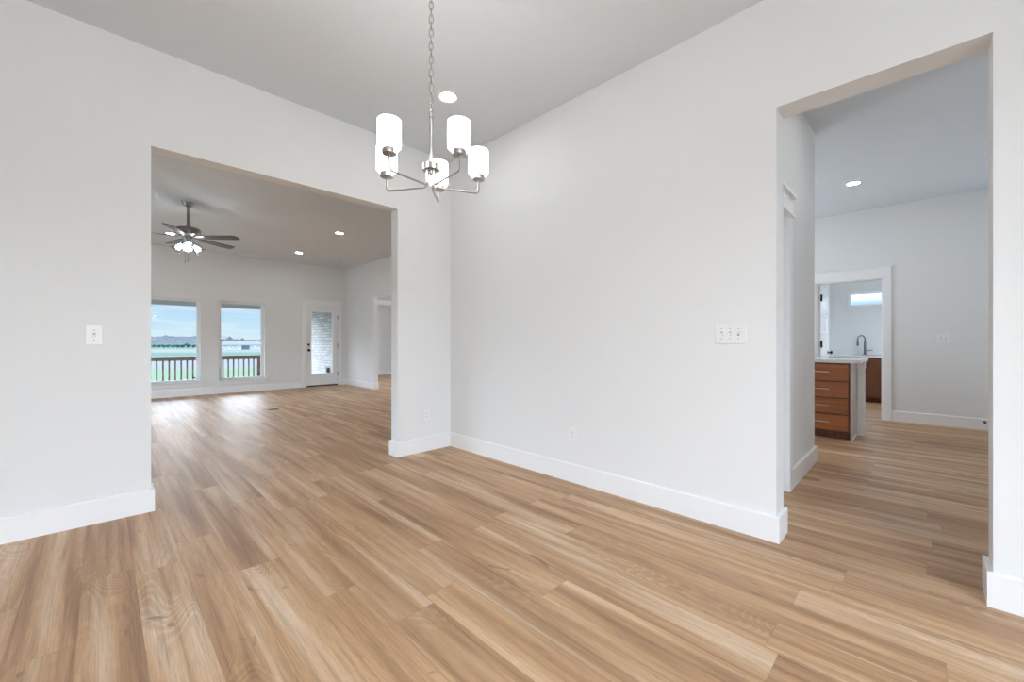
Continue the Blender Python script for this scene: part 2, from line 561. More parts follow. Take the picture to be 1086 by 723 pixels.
# ================================================================== STRUCTURE
H = 3.05
YA, YA2 = 3.59, 3.71            # dining back wall
XB, XB2 = 2.65, 2.815           # dining right wall
def wall(name, axis, c0, c1, a0, a1, holes=(), z1=H, z0=0.0, mat=None):
    """axis 'X': wall lies in a plane X=const (c0..c1) running along Y a0..a1. holes: (a0,a1,z0,z1)"""
    mb = MB()
    cuts = sorted({a0, a1, *[h[0] for h in holes], *[h[1] for h in holes]})
    for p, q in zip(cuts[:-1], cuts[1:]):
        hs = sorted([(h[2], h[3]) for h in holes if h[0] <= p + 1e-6 and h[1] >= q - 1e-6])
        z = z0
        segs = []
        for h0, h1 in hs:
            if h0 > z + 1e-6: segs.append((z, h0))
            z = h1
        if z < z1 - 1e-6: segs.append((z, z1))
        for s0, s1 in segs:
            if axis == 'X': mb.box(c0, c1, p, q, s0, s1)
            else: mb.box(p, q, c0, c1, s0, s1)
    bmesh.ops.remove_doubles(mb.bm, verts=mb.bm.verts[:], dist=1e-5)
    # drop the inner faces shared by two boxes
    seen = {}
    for f in mb.bm.faces:
        k = tuple(sorted(v.index for v in f.verts)) if False else tuple(sorted((round(v.co.x, 4), round(v.co.y, 4), round(v.co.z, 4)) for v in f.verts))
        seen.setdefault(k, []).append(f)
    kill = [f for fs in seen.values() if len(fs) > 1 for f in fs]
    if kill: bmesh.ops.delete(mb.bm, geom=kill, context='FACES')
    return struct(mb.build(name, mat or M['wall']))

# floor and ceilings
fb = MB()
fb.box(-3.2, 10.8, -2.4, 10.86, -0.10, 0.0)
fb.box(4.47, 8.32, 10.86, 13.17, -0.10, 0.0)
struct(fb.build('floor', M['floor']))
cb = MB()
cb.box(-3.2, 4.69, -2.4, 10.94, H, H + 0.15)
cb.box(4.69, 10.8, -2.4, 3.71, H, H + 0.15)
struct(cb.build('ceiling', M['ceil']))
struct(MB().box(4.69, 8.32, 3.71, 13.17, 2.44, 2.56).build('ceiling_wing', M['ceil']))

# dining room
OP_A = (0.225, 2.022, 0.0, 2.405)
wall('wall_back', 'Y', YA, YA2, -3.1, 8.02, [OP_A, (5.6, 7.2, 1.05, 2.15)])
OP_B = (-0.214, 0.570, 0.0, 2.417)
wall('wall_right', 'X', XB, XB2, -2.2, YA, [OP_B])
wall('wall_left', 'X', -1.95, -1.8, -2.2, YA, [(-1.2, -0.4, 0.9, 2.1)])
wall('wall_front', 'Y', -2.35, -2.2, -1.95, XB2, [(-1.7, 0.9, 0.45, 2.65)])
# living room
W1 = (0.59, 1.46, 0.285, 2.02); W2 = (1.79, 2.66, 0.285, 2.02); W3 = (-0.61, 0.26, 0.285, 2.02)
DR = (3.545, 4.36, 0.0, 2.03)
wall('wall_living_back', 'Y', 10.78, 10.94, -3.1, 4.689, [W3, W1, W2, DR])
wall('wall_living_right', 'X', 4.575, 4.689, YA2, 10.78, [(7.45, 9.255, 0.0, 2.18)])
wall('wall_living_left', 'X', -3.25, -3.1, YA, 10.94, [(5.6, 9.2, 0.3, 2.2)])
# wing beyond the living room
wall('wall_wing_back', 'Y', 13.05, 13.17, 4.575, 8.32)
wall('wall_wing_right', 'X', 8.2, 8.32, YA2, 13.05, [(7.4, 9.8, 0.65, 2.15)])
wall('wall_wing_left', 'X', 4.575, 4.689, 10.94, 13.05)
wall('wall_wing_header', 'Y', 12.0, 12.12, 4.689, 8.2, z0=2.30, z1=2.44)
# kitchen / hall
PY = 0.705
wall('wall_pantry', 'Y', PY, PY + 0.12, XB2, 4.70, [(2.86, 3.60, 0.0, 2.05)])
wall('wall_pantry_side', 'X', 4.58, 4.70, PY + 0.12, YA)
OP_K = (0.385, 1.172, 0.0, 2.03)
wall('wall_kitchen_back', 'X', 7.9, 8.02, -1.15, YA, [OP_K])
wall('wall_kitchen_right', 'Y', -0.77, -0.65, XB2, 7.9)
# laundry room
wall('wall_laundry_left', 'Y', 1.33, 1.45, 8.02, 10.75)
wall('wall_laundry_back', 'X', 10.6, 10.75, -1.15, 1.33, [(0.10, 1.046, 1.81, 2.106)])
wall('wall_laundry_right', 'Y', -1.07, -0.95, 8.02, 10.6, [(8.75, 9.65, 1.3, 2.1)])

# baseboards -------------------------------------------------------
BH, BT = 0.145, 0.018
def base(mb, axis, face, sgn, a0, a1):
    """board on plane axis=face, sticking out by BT in direction sgn"""
    f0, f1 = face, face + sgn * BT
    if axis == 'Y':
        pr = [(a0, f0, 0), (a0, f1, 0), (a0, f1, BH - 0.006), (a0, f0 + sgn * (BT - 0.006), BH), (a0, f0, BH)]
        mb.prism(pr, (a1 - a0, 0, 0))
    else:
        pr = [(f0, a0, 0), (f1, a0, 0), (f1, a0, BH - 0.006), (f0 + sgn * (BT - 0.006), a0, BH), (f0, a0, BH)]
        mb.prism(pr, (0, a1 - a0, 0))
    return mb
def baseboard(name, runs):
    mb = MB()
    for r in runs: base(mb, *r)
    return struct(mb.build('baseboard_' + name, M['trim']))
baseboard('back', [('Y', YA, -1, -1.8, OP_A[0] + BT), ('X', OP_A[0], 1, YA, YA2), ('Y', YA, -1, OP_A[1] - BT, XB), ('X', OP_A[1], -1, YA, YA2)])
baseboard('right', [('X', XB, -1, OP_B[1] - BT, YA - BT), ('Y', OP_B[1], -1, XB, XB2 + BT)])
baseboard('right_near', [('X', XB, -1, -2.2, OP_B[0] + BT), ('Y', OP_B[0], 1, XB, XB2)])
baseboard('left', [('X', -1.8, 1, -2.2, YA)])
baseboard('front', [('Y', -2.2, 1, -1.8, XB)])
baseboard('living_back', [('Y', 10.78, -1, -3.1, 3.452), ('Y', 10.78, -1, 4.45, 4.575)])
baseboard('living_right', [('X', 4.575, -1, 9.255 - BT, 10.78), ('Y', 9.255, -1, 4.575, 4.689), ('X', 4.575, -1, YA2, 7.45 + BT), ('Y', 7.45, 1, 4.575, 4.689)])
baseboard('living_near', [('Y', YA2, 1, -3.1, OP_A[0] + BT), ('Y', YA2, 1, OP_A[1] - BT, 4.575)])
baseboard('living_left', [('X', -3.1, 1, YA2, 10.78)])
baseboard('wing_back', [('Y', 13.05, -1, 4.689, 8.2)])
baseboard('wing_left', [('X', 4.689, 1, 9.255, 13.05)])
baseboard('pantry', [('Y', PY, -1, 3.69, 4.70 + BT), ('X', 4.70, 1, PY, 2.5)])
baseboard('kitchen_back', [('X', 7.9, -1, -0.65, 0.297)])
baseboard('kitchen_right', [('Y', -0.65, 1, XB2, 7.9)])
baseboard('hall_near', [('X', XB2, 1, -0.65, OP_B[0] + BT)])
baseboard('laundry_left', [('Y', 1.33, -1, 8.02, 9.9)])

# door casings: flat side boards under a craftsman head ---------------
def casing(name, axis, face, sgn, a0, a1, top, w=0.09, left=True, right=True):
    """opening a0..a1, casing stuck on plane axis=face towards sgn"""
    def bx(mb, p, q, z0, z1, t):
        if axis == 'Y': mb.box(p, q, face, face + sgn * t, z0, z1, 0.0015)
        else: mb.box(face, face + sgn * t, p, q, z0, z1, 0.0015)
    mb = MB()
    if left: bx(mb, a0 - w, a0, 0, top, 0.019)
    if right: bx(mb, a1, a1 + w, 0, top, 0.019)
    bx(mb, a0 - w - 0.012, a1 + w + 0.012, top, top + 0.018, 0.036)           # fillet
    bx(mb, a0 - w, a1 + w, top + 0.018, top + 0.145, 0.022)                   # head board
    bx(mb, a0 - w - 0.018, a1 + w + 0.018, top + 0.145, top + 0.168, 0.042)   # cap
    return struct(mb.build(name, M['trim']))
def casing_flat(name, axis, face, sgn, a0, a1, top, w=0.09, head=0.125):
    def bx(mb, p, q, z0, z1, t):
        if axis == 'Y': mb.box(p, q, face, face + sgn * t, z0, z1, 0.0015)
        else: mb.box(face, face + sgn * t, p, q, z0, z1, 0.0015)
    mb = MB()
    bx(mb, a0 - w, a0, 0, top, 0.019); bx(mb, a1, a1 + w, 0, top, 0.019)
    bx(mb, a0 - w - 0.008, a1 + w + 0.008, top, top + 0.012, 0.027)
    bx(mb, a0 - w, a1 + w, top + 0.012, top + head + 0.012, 0.021)
    bx(mb, a0 - w - 0.010, a1 + w + 0.010, top + head + 0.012, top + head + 0.026, 0.030)
    return struct(mb.build(name, M['trim']))
casing('trim_1', 'Y', PY, -1, 2.86 + 0.085, 3.60, 2.045)
casing_flat('trim_2', 'Y', 10.78, -1, 3.56, 4.344, 2.018)
casing_flat('trim_3', 'X', 7.9, -1, OP_K[0], OP_K[1], 2.03, 0.085, 0.14)
# jamb linings
jb = MB()
jb.box(OP_K[0] * 0 + 7.9, 8.02, OP_K[0], OP_K[0] + 0.012, 0, 2.03).box(7.9, 8.02, OP_K[1] - 0.012, OP_K[1], 0, 2.03).box(7.9, 8.02, OP_K[0] + 0.012, OP_K[1] - 0.012, 2.018, 2.03)
jb.box(7.955, 7.968, OP_K[0] + 0.012, OP_K[0] + 0.022, 0, 2.018).box(7.955, 7.968, OP_K[1] - 0.022, OP_K[1] - 0.012, 0, 2.018)
struct(jb.build('trim_4', M['trim']))

# pantry door (closed, set back in its jamb) -------------------------
def panel_door(name, w, h, t, panels, rows_gap, mat):
    """local: x along width 0..w, y thickness -t/2..t/2, z 0..h"""
    mb = MB()
    st = 0.115
    pitch = (h - 0.10 - 0.02) / panels
    mb.box(0, st, -t / 2, t / 2, 0, h); mb.box(w - st, w, -t / 2, t / 2, 0, h)
    z = 0.0
    zs = []
    bottom = 0.16
    top = 0.115
    ph = (h - bottom - top - rows_gap * (panels - 1)) / panels
    mb.box(st, w - st, -t / 2, t / 2, 0, bottom)
    for i in range(panels):
        z0 = bottom + i * (ph + rows_gap)
        zs.append((z0, z0 + ph))
        z1 = z0 + ph
        mb.box(st, w - st, -t / 2, t / 2, z1, h if i == panels - 1 else z1 + rows_gap)
    for z0, z1 in zs:
        # recessed field with sloped bevels front and back
        for s in (-1, 1):
            y0, y1 = s * t / 2, s * (t / 2 - 0.012)
            o = [(st, y0, z0), (w - st, y0, z0), (w - st, y0, z1), (st, y0, z1)]
            i_ = [(st + 0.022, y1, z0 + 0.022), (w - st - 0.022, y1, z0 + 0.022), (w - st - 0.022, y1, z1 - 0.022), (st + 0.022, y1, z1 - 0.022)]
            ov = [mb.bm.verts.new(p) for p in o]; iv = [mb.bm.verts.new(p) for p in i_]
            for k in range(4):
                l = (k + 1) % 4
                mb.bm.faces.new((ov[k], ov[l], iv[l], iv[k]))
            mb.bm.faces.new(iv)
    return mb.build(name, mat)
d2 = panel_door('door_2', 0.645, 2.03, 0.035, 5, 0.115, M['doorw'])
struct(d2); d2.location = (2.95, PY + 0.085, 0.01)
kb = MB(); kb.lathe([(0.026, 0), (0.026, 0.006), (0.010, 0.008), (0.010, 0.03), (0.024, 0.035), (0.027, 0.05), (0.018, 0.06), (0, 0.062)], 20, Matrix.Translation((0.06, -0.0175, 0.95)) @ Matrix.Rotation(PI / 2, 4, 'X'))
kb.build('door_knob', M['black'], d2, label='black knob')
jp = MB().box(2.86 + 0.085 - 0.02, 2.945, PY, PY + 0.12, 0, 2.045).box(3.598, 3.612, PY, PY + 0.12, 0, 2.05)
struct(jp.build('trim_5', M['trim']))

# laundry door standing open into the laundry room --------------------
d3 = panel_door('door_3', 0.755, 2.0, 0.035, 5, 0.115, M['doorw'])
struct(d3); d3.location = (8.03, 1.142, 0.012); d3.rotation_euler = (0, 0, math.radians(0.0))
for zc in (0.22, 1.07, 1.80):
    hb = MB().box(-0.030, 0.008, -0.030, -0.0175, zc - 0.05, zc + 0.05, 0.002).cyl((-0.008, -0.034, zc - 0.055), (-0.008, -0.034, zc + 0.055), 0.008)
    hb.build('hinge', M['black'], d3, label='black door hinge')
for s, nm in ((1, 'door_knob'), (-1, 'door_knob')):
    mt = Matrix.Translation((0.69, s * 0.0175, 0.93)) @ Matrix.Rotation(-s * PI / 2, 4, 'X')
    MB().lathe([(0.027, 0), (0.027, 0.007), (0.010, 0.009), (0.010, 0.032), (0.024, 0.038), (0.028, 0.052), (0.018, 0.064), (0, 0.066)], 20, mt).build(nm, M['black'], d3, label='black knob')

# exterior full-lite door ---------------------------------------------
ed = MB()
x0, x1 = 3.575, 4.335
Y0, Y1 = 10.80, 10.845
gx0, gx1, gz0, gz1 = 3.690, 4.222, 0.315, 1.888
ed.box(x0, gx0 - 0.0, Y0, Y1, 0.035, 2.0).box(gx1, x1, Y0, Y1, 0.035, 2.0).box(gx0, gx1, Y0, Y1, 0.035, gz0).box(gx0, gx1, Y0, Y1, gz1, 2.0)
door = struct(ed.build('door_1', M['doorw']))
lf = MB()
fw = 0.022
for yy in ((Y0 - 0.010, Y0 + 0.006), (Y1 - 0.006, Y1 + 0.010)):
    lf.box(gx0 - fw, gx0 + 0.008, yy[0], yy[1], gz0 - fw, gz1 + fw, 0.003).box(gx1 - 0.008, gx1 + fw, yy[0], yy[1], gz0 - fw, gz1 + fw, 0.003)
    lf.box(gx0 + 0.008, gx1 - 0.008, yy[0], yy[1], gz0 - fw, gz0 + 0.008, 0.003).box(gx0 + 0.008, gx1 - 0.008, yy[0], yy[1], gz1 - 0.008, gz1 + fw, 0.003)
lf.build('lite_frame', M['vinyl'], door)
MB().box(gx0, gx1, 10.82, 10.826, gz0, gz1).build('pane', M['pane'], door)
for z, nm, r in ((0.915, 'door_knob', 0.030), (1.054, 'deadbolt', 0.028)):
    mt = Matrix.Translation((3.628, Y0, z)) @ Matrix.Rotation(PI / 2, 4, 'X')
    pr = [(r, 0), (r, 0.008), (0.011, 0.011), (0.011, 0.034), (r * 0.9, 0.04), (r, 0.055), (r * 0.7, 0.066), (0, 0.068)] if nm == 'door_knob' else [(r, 0), (r, 0.014), (r * 0.75, 0.020), (0, 0.021)]
    MB().lathe(pr, 22, mt).build(nm, M['black'], door, label='black ' + nm.replace('_', ' '))
for z in (0.30, 1.03, 1.765):
    MB().box(4.338, 4.358, 10.778, 10.80, z - 0.05, z + 0.05, 0.002).cyl((4.347, 10.774, z - 0.055), (4.347, 10.774, z + 0.055), 0.009).build('hinge', M['fannickel'], door, label='dark metal hinge')
ts = MB().box(3.56, 4.344, 10.78, 10.96, 0.0, 0.026, 0.004)
ts.build('threshold', M['bronze'], door, label='dark bronze threshold')
ej = MB().box(3.545, 3.572, 10.78, 10.94, 0, 2.03).box(4.338, 4.36, 10.80, 10.94, 0, 2.03).box(3.572, 4.338, 10.78, 10.94, 2.004, 2.03)
struct(ej.build('trim_6', M['trim']))

# single hung windows -------------------------------------------------
def hung_window(name, a0, a1, z0, z1, yc=10.865, sill=True):
    mb = MB()
    f = 0.030
    def ring(mb, x0, x1, z0, z1, w, y0, y1, wb=None, wt=None):
        wb = w if wb is None else wb; wt = w if wt is None else wt
        mb.box(x0, x0 + w, y0, y1, z0, z1, 0.002).box(x1 - w, x1, y0, y1, z0, z1, 0.002)
        mb.box(x0 + w, x1 - w, y0, y1, z0, z0 + wb, 0.002).box(x0 + w, x1 - w, y0, y1, z1 - wt, z1, 0.002)
    ring(mb, a0, a1, z0, z1, f, yc - 0.005, yc + 0.07)
    w = struct(mb.build(name, M['vinyl']))
    zm = 1.155
    up = MB(); ring(up, a0 + f, a1 - f, zm - 0.018, z1 - f, 0.022, yc + 0.040, yc + 0.062, wb=0.036, wt=0.02)
    up = up.build('upper_sash', M['vinyl'], w)
    MB().box(a0 + f + 0.02, a1 - f - 0.02, yc + 0.049, yc + 0.053, zm, z1 - f - 0.015).build('pane', M['pane'], up)
    lo = MB(); ring(lo, a0 + f, a1 - f, z0 + f * 0.3, zm + 0.022, 0.028, yc + 0.008, yc + 0.034, wb=0.034, wt=0.036)
    lo = lo.build('lower_sash', M['vinyl'], w)
    MB().box(a0 + f + 0.025, a1 - f - 0.025, yc + 0.019, yc + 0.023, z0 + 0.035, zm).build('pane', M['pane'], lo)
    MB().box((a0 + a1) / 2 - 0.03, (a0 + a1) / 2 + 0.03, yc - 0.004, yc + 0.012, zm + 0.022, zm + 0.034, 0.003).build('sash_lock', M['vinyl'], w)
    MB().box(a1 - f - 0.028 - 0.060, a1 - f - 0.028 - 0.012, yc + 0.017, yc + 0.019, z0 + 0.060, z0 + 0.088).build('sticker', M['winblue'], lo, label='small dark sticker in the corner of the pane')
    if sill:
        MB().box(a0 - 0.03, a1 + 0.04, 10.73, 10.87, z0 - 0.025, z0, 0.006).build('window_sill', M['trim'], w)
        MB().box(a0 - 0.012, a1 + 0.022, 10.762, 10.78, z0 - 0.092, z0 - 0.025, 0.002).build('apron', M['trim'], w)
    return w
hung_window('window_1', *W1)
hung_window('window_2', *W2)
hung_window('window_3', *W3)
# laundry transom
tw = MB()
ty0, ty1, tz0, tz1 = 0.10, 1.046, 1.81, 2.106
tw.box(10.60 + 0.01, 10.69, ty0, ty0 + 0.03, tz0, tz1).box(10.61, 10.69, ty1 - 0.03, ty1, tz0, tz1).box(10.61, 10.69, ty0 + 0.03, ty1 - 0.03, tz0, tz0 + 0.03).box(10.61, 10.69, ty0 + 0.03, ty1 - 0.03, tz1 - 0.03, tz1)
tw = struct(tw.build('window_4', M['vinyl']))
sw_ = MB().box(10.635, 10.665, ty0 + 0.03, ty0 + 0.055, tz0 + 0.03, tz1 - 0.03).box(10.635, 10.665, ty1 - 0.055, ty1 - 0.03, tz0 + 0.03, tz1 - 0.03).box(10.635, 10.665, ty0 + 0.055, ty1 - 0.055, tz0 + 0.03, tz0 + 0.05).box(10.635, 10.665, ty0 + 0.055, ty1 - 0.055, tz1 - 0.05, tz1 - 0.03).build('sash', M['vinyl'], tw)
MB().box(10.648, 10.652, ty0 + 0.05, ty1 - 0.05, tz0 + 0.045, tz1 - 0.045).build('pane', M['pane'], sw_)
# frames of made-up windows, added out of view around the fill lamps
def frame_unit(name, axis, c, a0, a1, z0, z1, mull=1):
    mb = MB()
    def bx(p, q, s, t):
        if axis == 'Y': mb.box(p, q, c - 0.03, c + 0.03, s, t)
        else: mb.box(c - 0.03, c + 0.03, p, q, s, t)
    w = 0.045
    bx(a0, a0 + w, z0, z1); bx(a1 - w, a1, z0, z1); bx(a0 + w, a1 - w, z0, z0 + w); bx(a0 + w, a1 - w, z1 - w, z1)
    for k in range(1, mull + 1):
        m_ = a0 + (a1 - a0) * k / (mull + 1)
        bx(m_ - 0.03, m_ + 0.03, z0 + w, z1 - w)
    o = struct(mb.build(name, M['vinyl']))
    pm = MB()
    if axis == 'Y': pm.box(a0 + w, a1 - w, c - 0.003, c + 0.003, z0 + w, z1 - w)
    else: pm.box(c - 0.003, c + 0.003, a0 + w, a1 - w, z0 + w, z1 - w)
    pm.build('pane', M['pane'], o)
    return o
frame_unit('added_window_5', 'Y', -2.28, -1.7, 0.9, 0.45, 2.65, 2)
frame_unit('added_window_6', 'X', -1.88, -1.2, -0.4, 0.9, 2.1, 1)
frame_unit('added_window_7', 'X', -3.18, 5.6, 9.2, 0.3, 2.2, 2)
frame_unit('added_window_8', 'X', 8.26, 7.4, 9.8, 0.65, 2.15, 1)
frame_unit('added_window_10', 'Y', 3.66, 5.6, 7.2, 1.05, 2.15, 1)
frame_unit('added_window_9', 'Y', -1.01, 8.75, 9.65, 1.3, 2.1, 0)

# ================================================================== THINGS
# chandelier -----------------------------------------------------------
CX, CY = 1.160, 1.731
ch = thing('chandelier', 'brushed nickel chandelier with five lit white glass shades hanging from a chain', 'chandelier', (CX, CY, 0))
MB().lathe([(0.0, 3.012), (0.02, 3.013), (0.058, 3.022), (0.064, 3.035), (0.064, 3.05)], 36).build('canopy', M['nickel'], ch)
MB().lathe([(0.0, 1.948), (0.010, 1.949), (0.013, 1.956), (0.013, 1.968), (0.043, 1.968), (0.043, 1.996), (0.018, 1.998), (0.010, 2.004), (0.009, 2.010)], 36).build('hub', M['nickel'], ch)
MB().lathe([(0.009, 2.004), (0.009, 2.215), (0.011, 2.218), (0.011, 2.232), (0.005, 2.236), (0.005, 2.240)], 24).build('stem', M['nickel'], ch)
z = 2.236
k = 0
def link_mb(zc, flip):
    hw, hh = 0.0095, 0.0165
    pts = []
    for i in range(9):
        a = PI * i / 8
        pts.append((hw * math.cos(a), hh - hw + hw * math.sin(a) + 0.004))
    for i in range(9):
        a = PI + PI * i / 8
        pts.append((hw * math.cos(a), -hh + hw + hw * math.sin(a) - 0.004))
    P3 = [((p, 0, zc + q) if flip else (0, p, zc + q)) for p, q in pts]
    # turn the chain so that every other link is seen broadside
    R = Matrix.Rotation(-PI / 4, 4, 'Z')
    return MB().tube([R @ Vector(p) for p in P3], 0.0022, 8, closed=True)
zc = 2.250
while zc < 3.02:
    link_mb(zc, k % 2 == 0).build('chain_link', M['nickel'], ch)
    zc += 0.0338; k += 1
pts = []
for i in range(60):
    t = i / 59
    a = t * 26
    pts.append((0.006 * math.cos(a) , 0.006 * math.sin(a), 2.236 + t * 0.782))
MB().tube(pts, 0.0013, 6).build('power_cord', M['wax'], ch, label='thin pale cord threaded through the chain')
# cup bearings from the measured positions: centre of the fixture sits at 45 degrees from the room axes
fwd = Vector((1, 1, 0)).normalized(); rgt = Vector((1, -1, 0)).normalized()
for ang, RA in ((91.5, 0.238), (166.5, 0.246), (233.5, 0.250), (311.0, 0.249), (22.0, 0.246)):
    a = math.radians(ang)
    d = rgt * math.cos(a) + fwd * math.sin(a)
    p = lambda r, zz: Vector((d.x * r, d.y * r, zz))
    arm = MB().tube(round_path([p(0.024, 1.97), p(0.024, 1.887), p(RA, 1.887), p(RA, 1.962)], 0.022, 6), 0.0048, 10).build('arm', M['nickel'], ch)
    mt = Matrix.Translation(p(RA, 0))
    MB().lathe([(0.008, 1.956), (0.032, 1.958), (0.033, 1.962), (0.033, 1.982), (0.029, 1.986)], 28, mt).build('cup', M['nickel'], arm)
    sh = MB().lathe([(0.026, 1.983), (0.045, 1.985), (0.0502, 1.990), (0.0518, 1.999), (0.0518, 2.108), (0.0508, 2.1095), (0.0490, 2.108), (0.0490, 2.004), (0.045, 1.992), (0.0, 1.989)], 36, mt, cap=False)
    sh.build('lamp_shade', M['opal'], ch, label='lit frosted white glass cylinder')

# recessed lights --------------------------------------------------------
def recessed(loc, label, first=[None]):
    if first[0] is None:
        t = thing('recessed_light', label, 'ceiling light', loc, 0, 'recessed ceiling lights')
        MB().lathe([(0.060, -0.001), (0.062, -0.006), (0.080, -0.007), (0.083, -0.004), (0.083, 0.0)], 40, cap=False).build('trim_ring', M['plate'], t)
        MB().lathe([(0.0, -0.004), (0.061, -0.003), (0.061, 0.0)], 40).build('lens', M['lens'], t, label='bright lit lens')
        first[0] = t
        return t
    return dup(first[0], loc, 0, label)
recessed((1.927, 2.644, H), 'lit recessed light in the dining ceiling behind the chandelier')
recessed((0.855, 9.454, H), 'lit recessed light in the living room ceiling beyond the fan blades')
recessed((2.997, 9.51, H), 'lit recessed light nearest the glazed patio door and window wall')
recessed((2.968, 7.296, H), 'lit recessed light in the living room ceiling, nearest the wide opening')
recessed((6.473, 0.585, H), 'lit recessed light in the kitchen ceiling through the right opening')

recessed((3.75, -0.05, H), 'added unseen lit recessed light in the hall ceiling just past the right opening')  # out of view, added to brighten the pantry wall
recessed((2.968, 5.0, H), 'added unseen lit recessed light in the living room ceiling just past the wide opening')  # out of view, added to brighten the living room

# ceiling fan ------------------------------------------------------------
FX, FY = 0.836, 7.182
fan = thing('ceiling_fan', 'five blade ceiling fan with dark blades, nickel motor and lit glass shades', 'ceiling fan', (FX, FY, 0))
MB().lathe([(0.0, 2.985), (0.03, 2.985), (0.045, 2.992), (0.068, 3.035), (0.072, 3.05)], 36).build('canopy', M['fannickel'], fan)
MB().lathe([(0.016, 2.66), (0.016, 2.99)], 20).build('downrod', M['fannickel'], fan)
MB().lathe([(0.0, 2.72), (0.035, 2.718), (0.042, 2.70), (0.10, 2.695), (0.132, 2.685), (0.145, 2.665), (0.145, 2.615), (0.135, 2.60), (0.10, 2.592), (0.07, 2.575), (0.0, 2.575)], 40).build('motor_housing', M['fannickel'], fan)
BZ = 2.565
for i in range(5):
    a = math.radians(29.5 + 72 * i)
    R = Matrix.Rotation(a, 4, 'Z')
    tilt = Matrix.Rotation(math.radians(-11), 4, 'X')
    mt = R @ Matrix.Translation((0, 0, BZ)) @ tilt
    prof = [(0.19, -0.050), (0.60, -0.064), (0.655, -0.058), (0.675, -0.030), (0.678, 0.020), (0.668, 0.058), (0.60, 0.066), (0.19, 0.052)]
    bl = MB()
    bl.prism([mt @ Vector((x, y, -0.003)) for x, y in prof], (mt.to_3x3() @ Vector((0, 0, 0.007))))
    bl = bl.build('blade', M['blade'], fan)
    ir = MB()
    irp = [(0.075, -0.018), (0.14, -0.014), (0.20, -0.036), (0.26, -0.030), (0.265, 0.030), (0.20, 0.036), (0.14, 0.014), (0.075, 0.018)]
    ir.prism([mt @ Vector((x, y, 0.0045)) for x, y in irp], (mt.to_3x3() @ Vector((0, 0, 0.006))))
    ir.build('blade_bracket', M['fannickel'], bl, label='metal blade bracket')
MB().lathe([(0.0, 2.470), (0.030, 2.472), (0.045, 2.485), (0.050, 2.52), (0.060, 2.535), (0.060, 2.575), (0.0, 2.576)], 32).build('light_fitter', M['fannickel'], fan)
for i in range(3):
    a = math.radians(262 + 120 * i)
    d = Vector((math.cos(a), math.sin(a), 0))
    ax = (d * 0.72 + Vector((0, 0, -0.72))).normalized()
    o = d * 0.042 + Vector((0, 0, 2.502))
    MB().cyl(o, o + ax * 0.05, 0.018, 18, 0.022).build('socket', M['fannickel'], fan)
    q = ax.to_track_quat('Z', 'Y').to_matrix().to_4x4(); q.translation = o + ax * 0.04
    sh = MB().lathe([(0.022, 0.0), (0.034, 0.012), (0.046, 0.04), (0.054, 0.075), (0.066, 0.112), (0.072, 0.122), (0.069, 0.122), (0.063, 0.112), (0.051, 0.075), (0.043, 0.04), (0.031, 0.012), (0.020, 0.002)], 28, q, cap=False)
    sh = sh.build('lamp_shade', M['lampglass'], fan, label='clear glass bell shade')
    MB().lathe([(0.012, 0.01), (0.014, 0.03), (0.028, 0.055), (0.031, 0.075), (0.024, 0.095), (0.0, 0.106)], 20, q).build('bulb', M['bulb'], sh, label='glowing bulb')
for dx, zl in ((-0.018, 2.235), (0.022, 2.25)):
    b = MB()
    c = rgt * dx + fwd * -0.03
    b.cyl((c.x, c.y, zl), (c.x, c.y, 2.48), 0.0022, 8)
    b.lathe([(0.0, zl - 0.028), (0.006, zl - 0.025), (0.008, zl - 0.012), (0.004, zl), (0.0, zl + 0.001)], 12, Matrix.Translation((c.x, c.y, 0)))
    b.build('pull_chain', M['nickel'], fan)

# switches and outlets ---------------------------------------------------------
def switch_plate(name, label, loc, rotz, ups, w=None):
    n = len(ups)
    w = w or (0.075 + 0.046 * (n - 1))
    t = thing(name, label, 'light switch', loc, rotz)
    MB().box(-w / 2, w / 2, -0.007, 0.0, -0.0595, 0.0595, 0.003).build('plate', M['plate'], t)
    for i, u in enumerate(ups):
        c = (i - (n - 1) / 2) * 0.046
        g = MB().box(c - 0.0058, c + 0.0058, -0.0076, -0.006, -0.0125, 0.0125).build('toggle_slot', M['slotg'], t, label='grey toggle slot')
        s = 1 if u else -1
        m = MB().prism([(c - 0.0042, -0.007, -0.006), (c + 0.0042, -0.007, -0.006), (c + 0.0042, -0.007, 0.006), (c - 0.0042, -0.007, 0.006)], (0, -0.013, s * 0.008))
        m.build('toggle', M['plate'], t)
        for zz in (-0.030, 0.030):
            MB().lathe([(0.0033, 0), (0.0030, 0.0012), (0, 0.0014)], 12, Matrix.Translation((c, -0.007, zz)) @ Matrix.Rotation(PI / 2, 4, 'X')).build('screw', M['slotg'], t)
    return t
switch_plate('light_switch', 'single white toggle switch on the wall left of the wide opening', (-0.037, YA, 1.155), 0, (False,))
switch_plate('light_switch', 'white triple toggle switch plate on the right dining wall', (XB, 0.806, 1.162), -PI / 2, (False, False, True))
switch_plate('light_switch', 'white double switch plate on the far kitchen wall', (7.9, -0.208, 1.16), -PI / 2, (False, True))

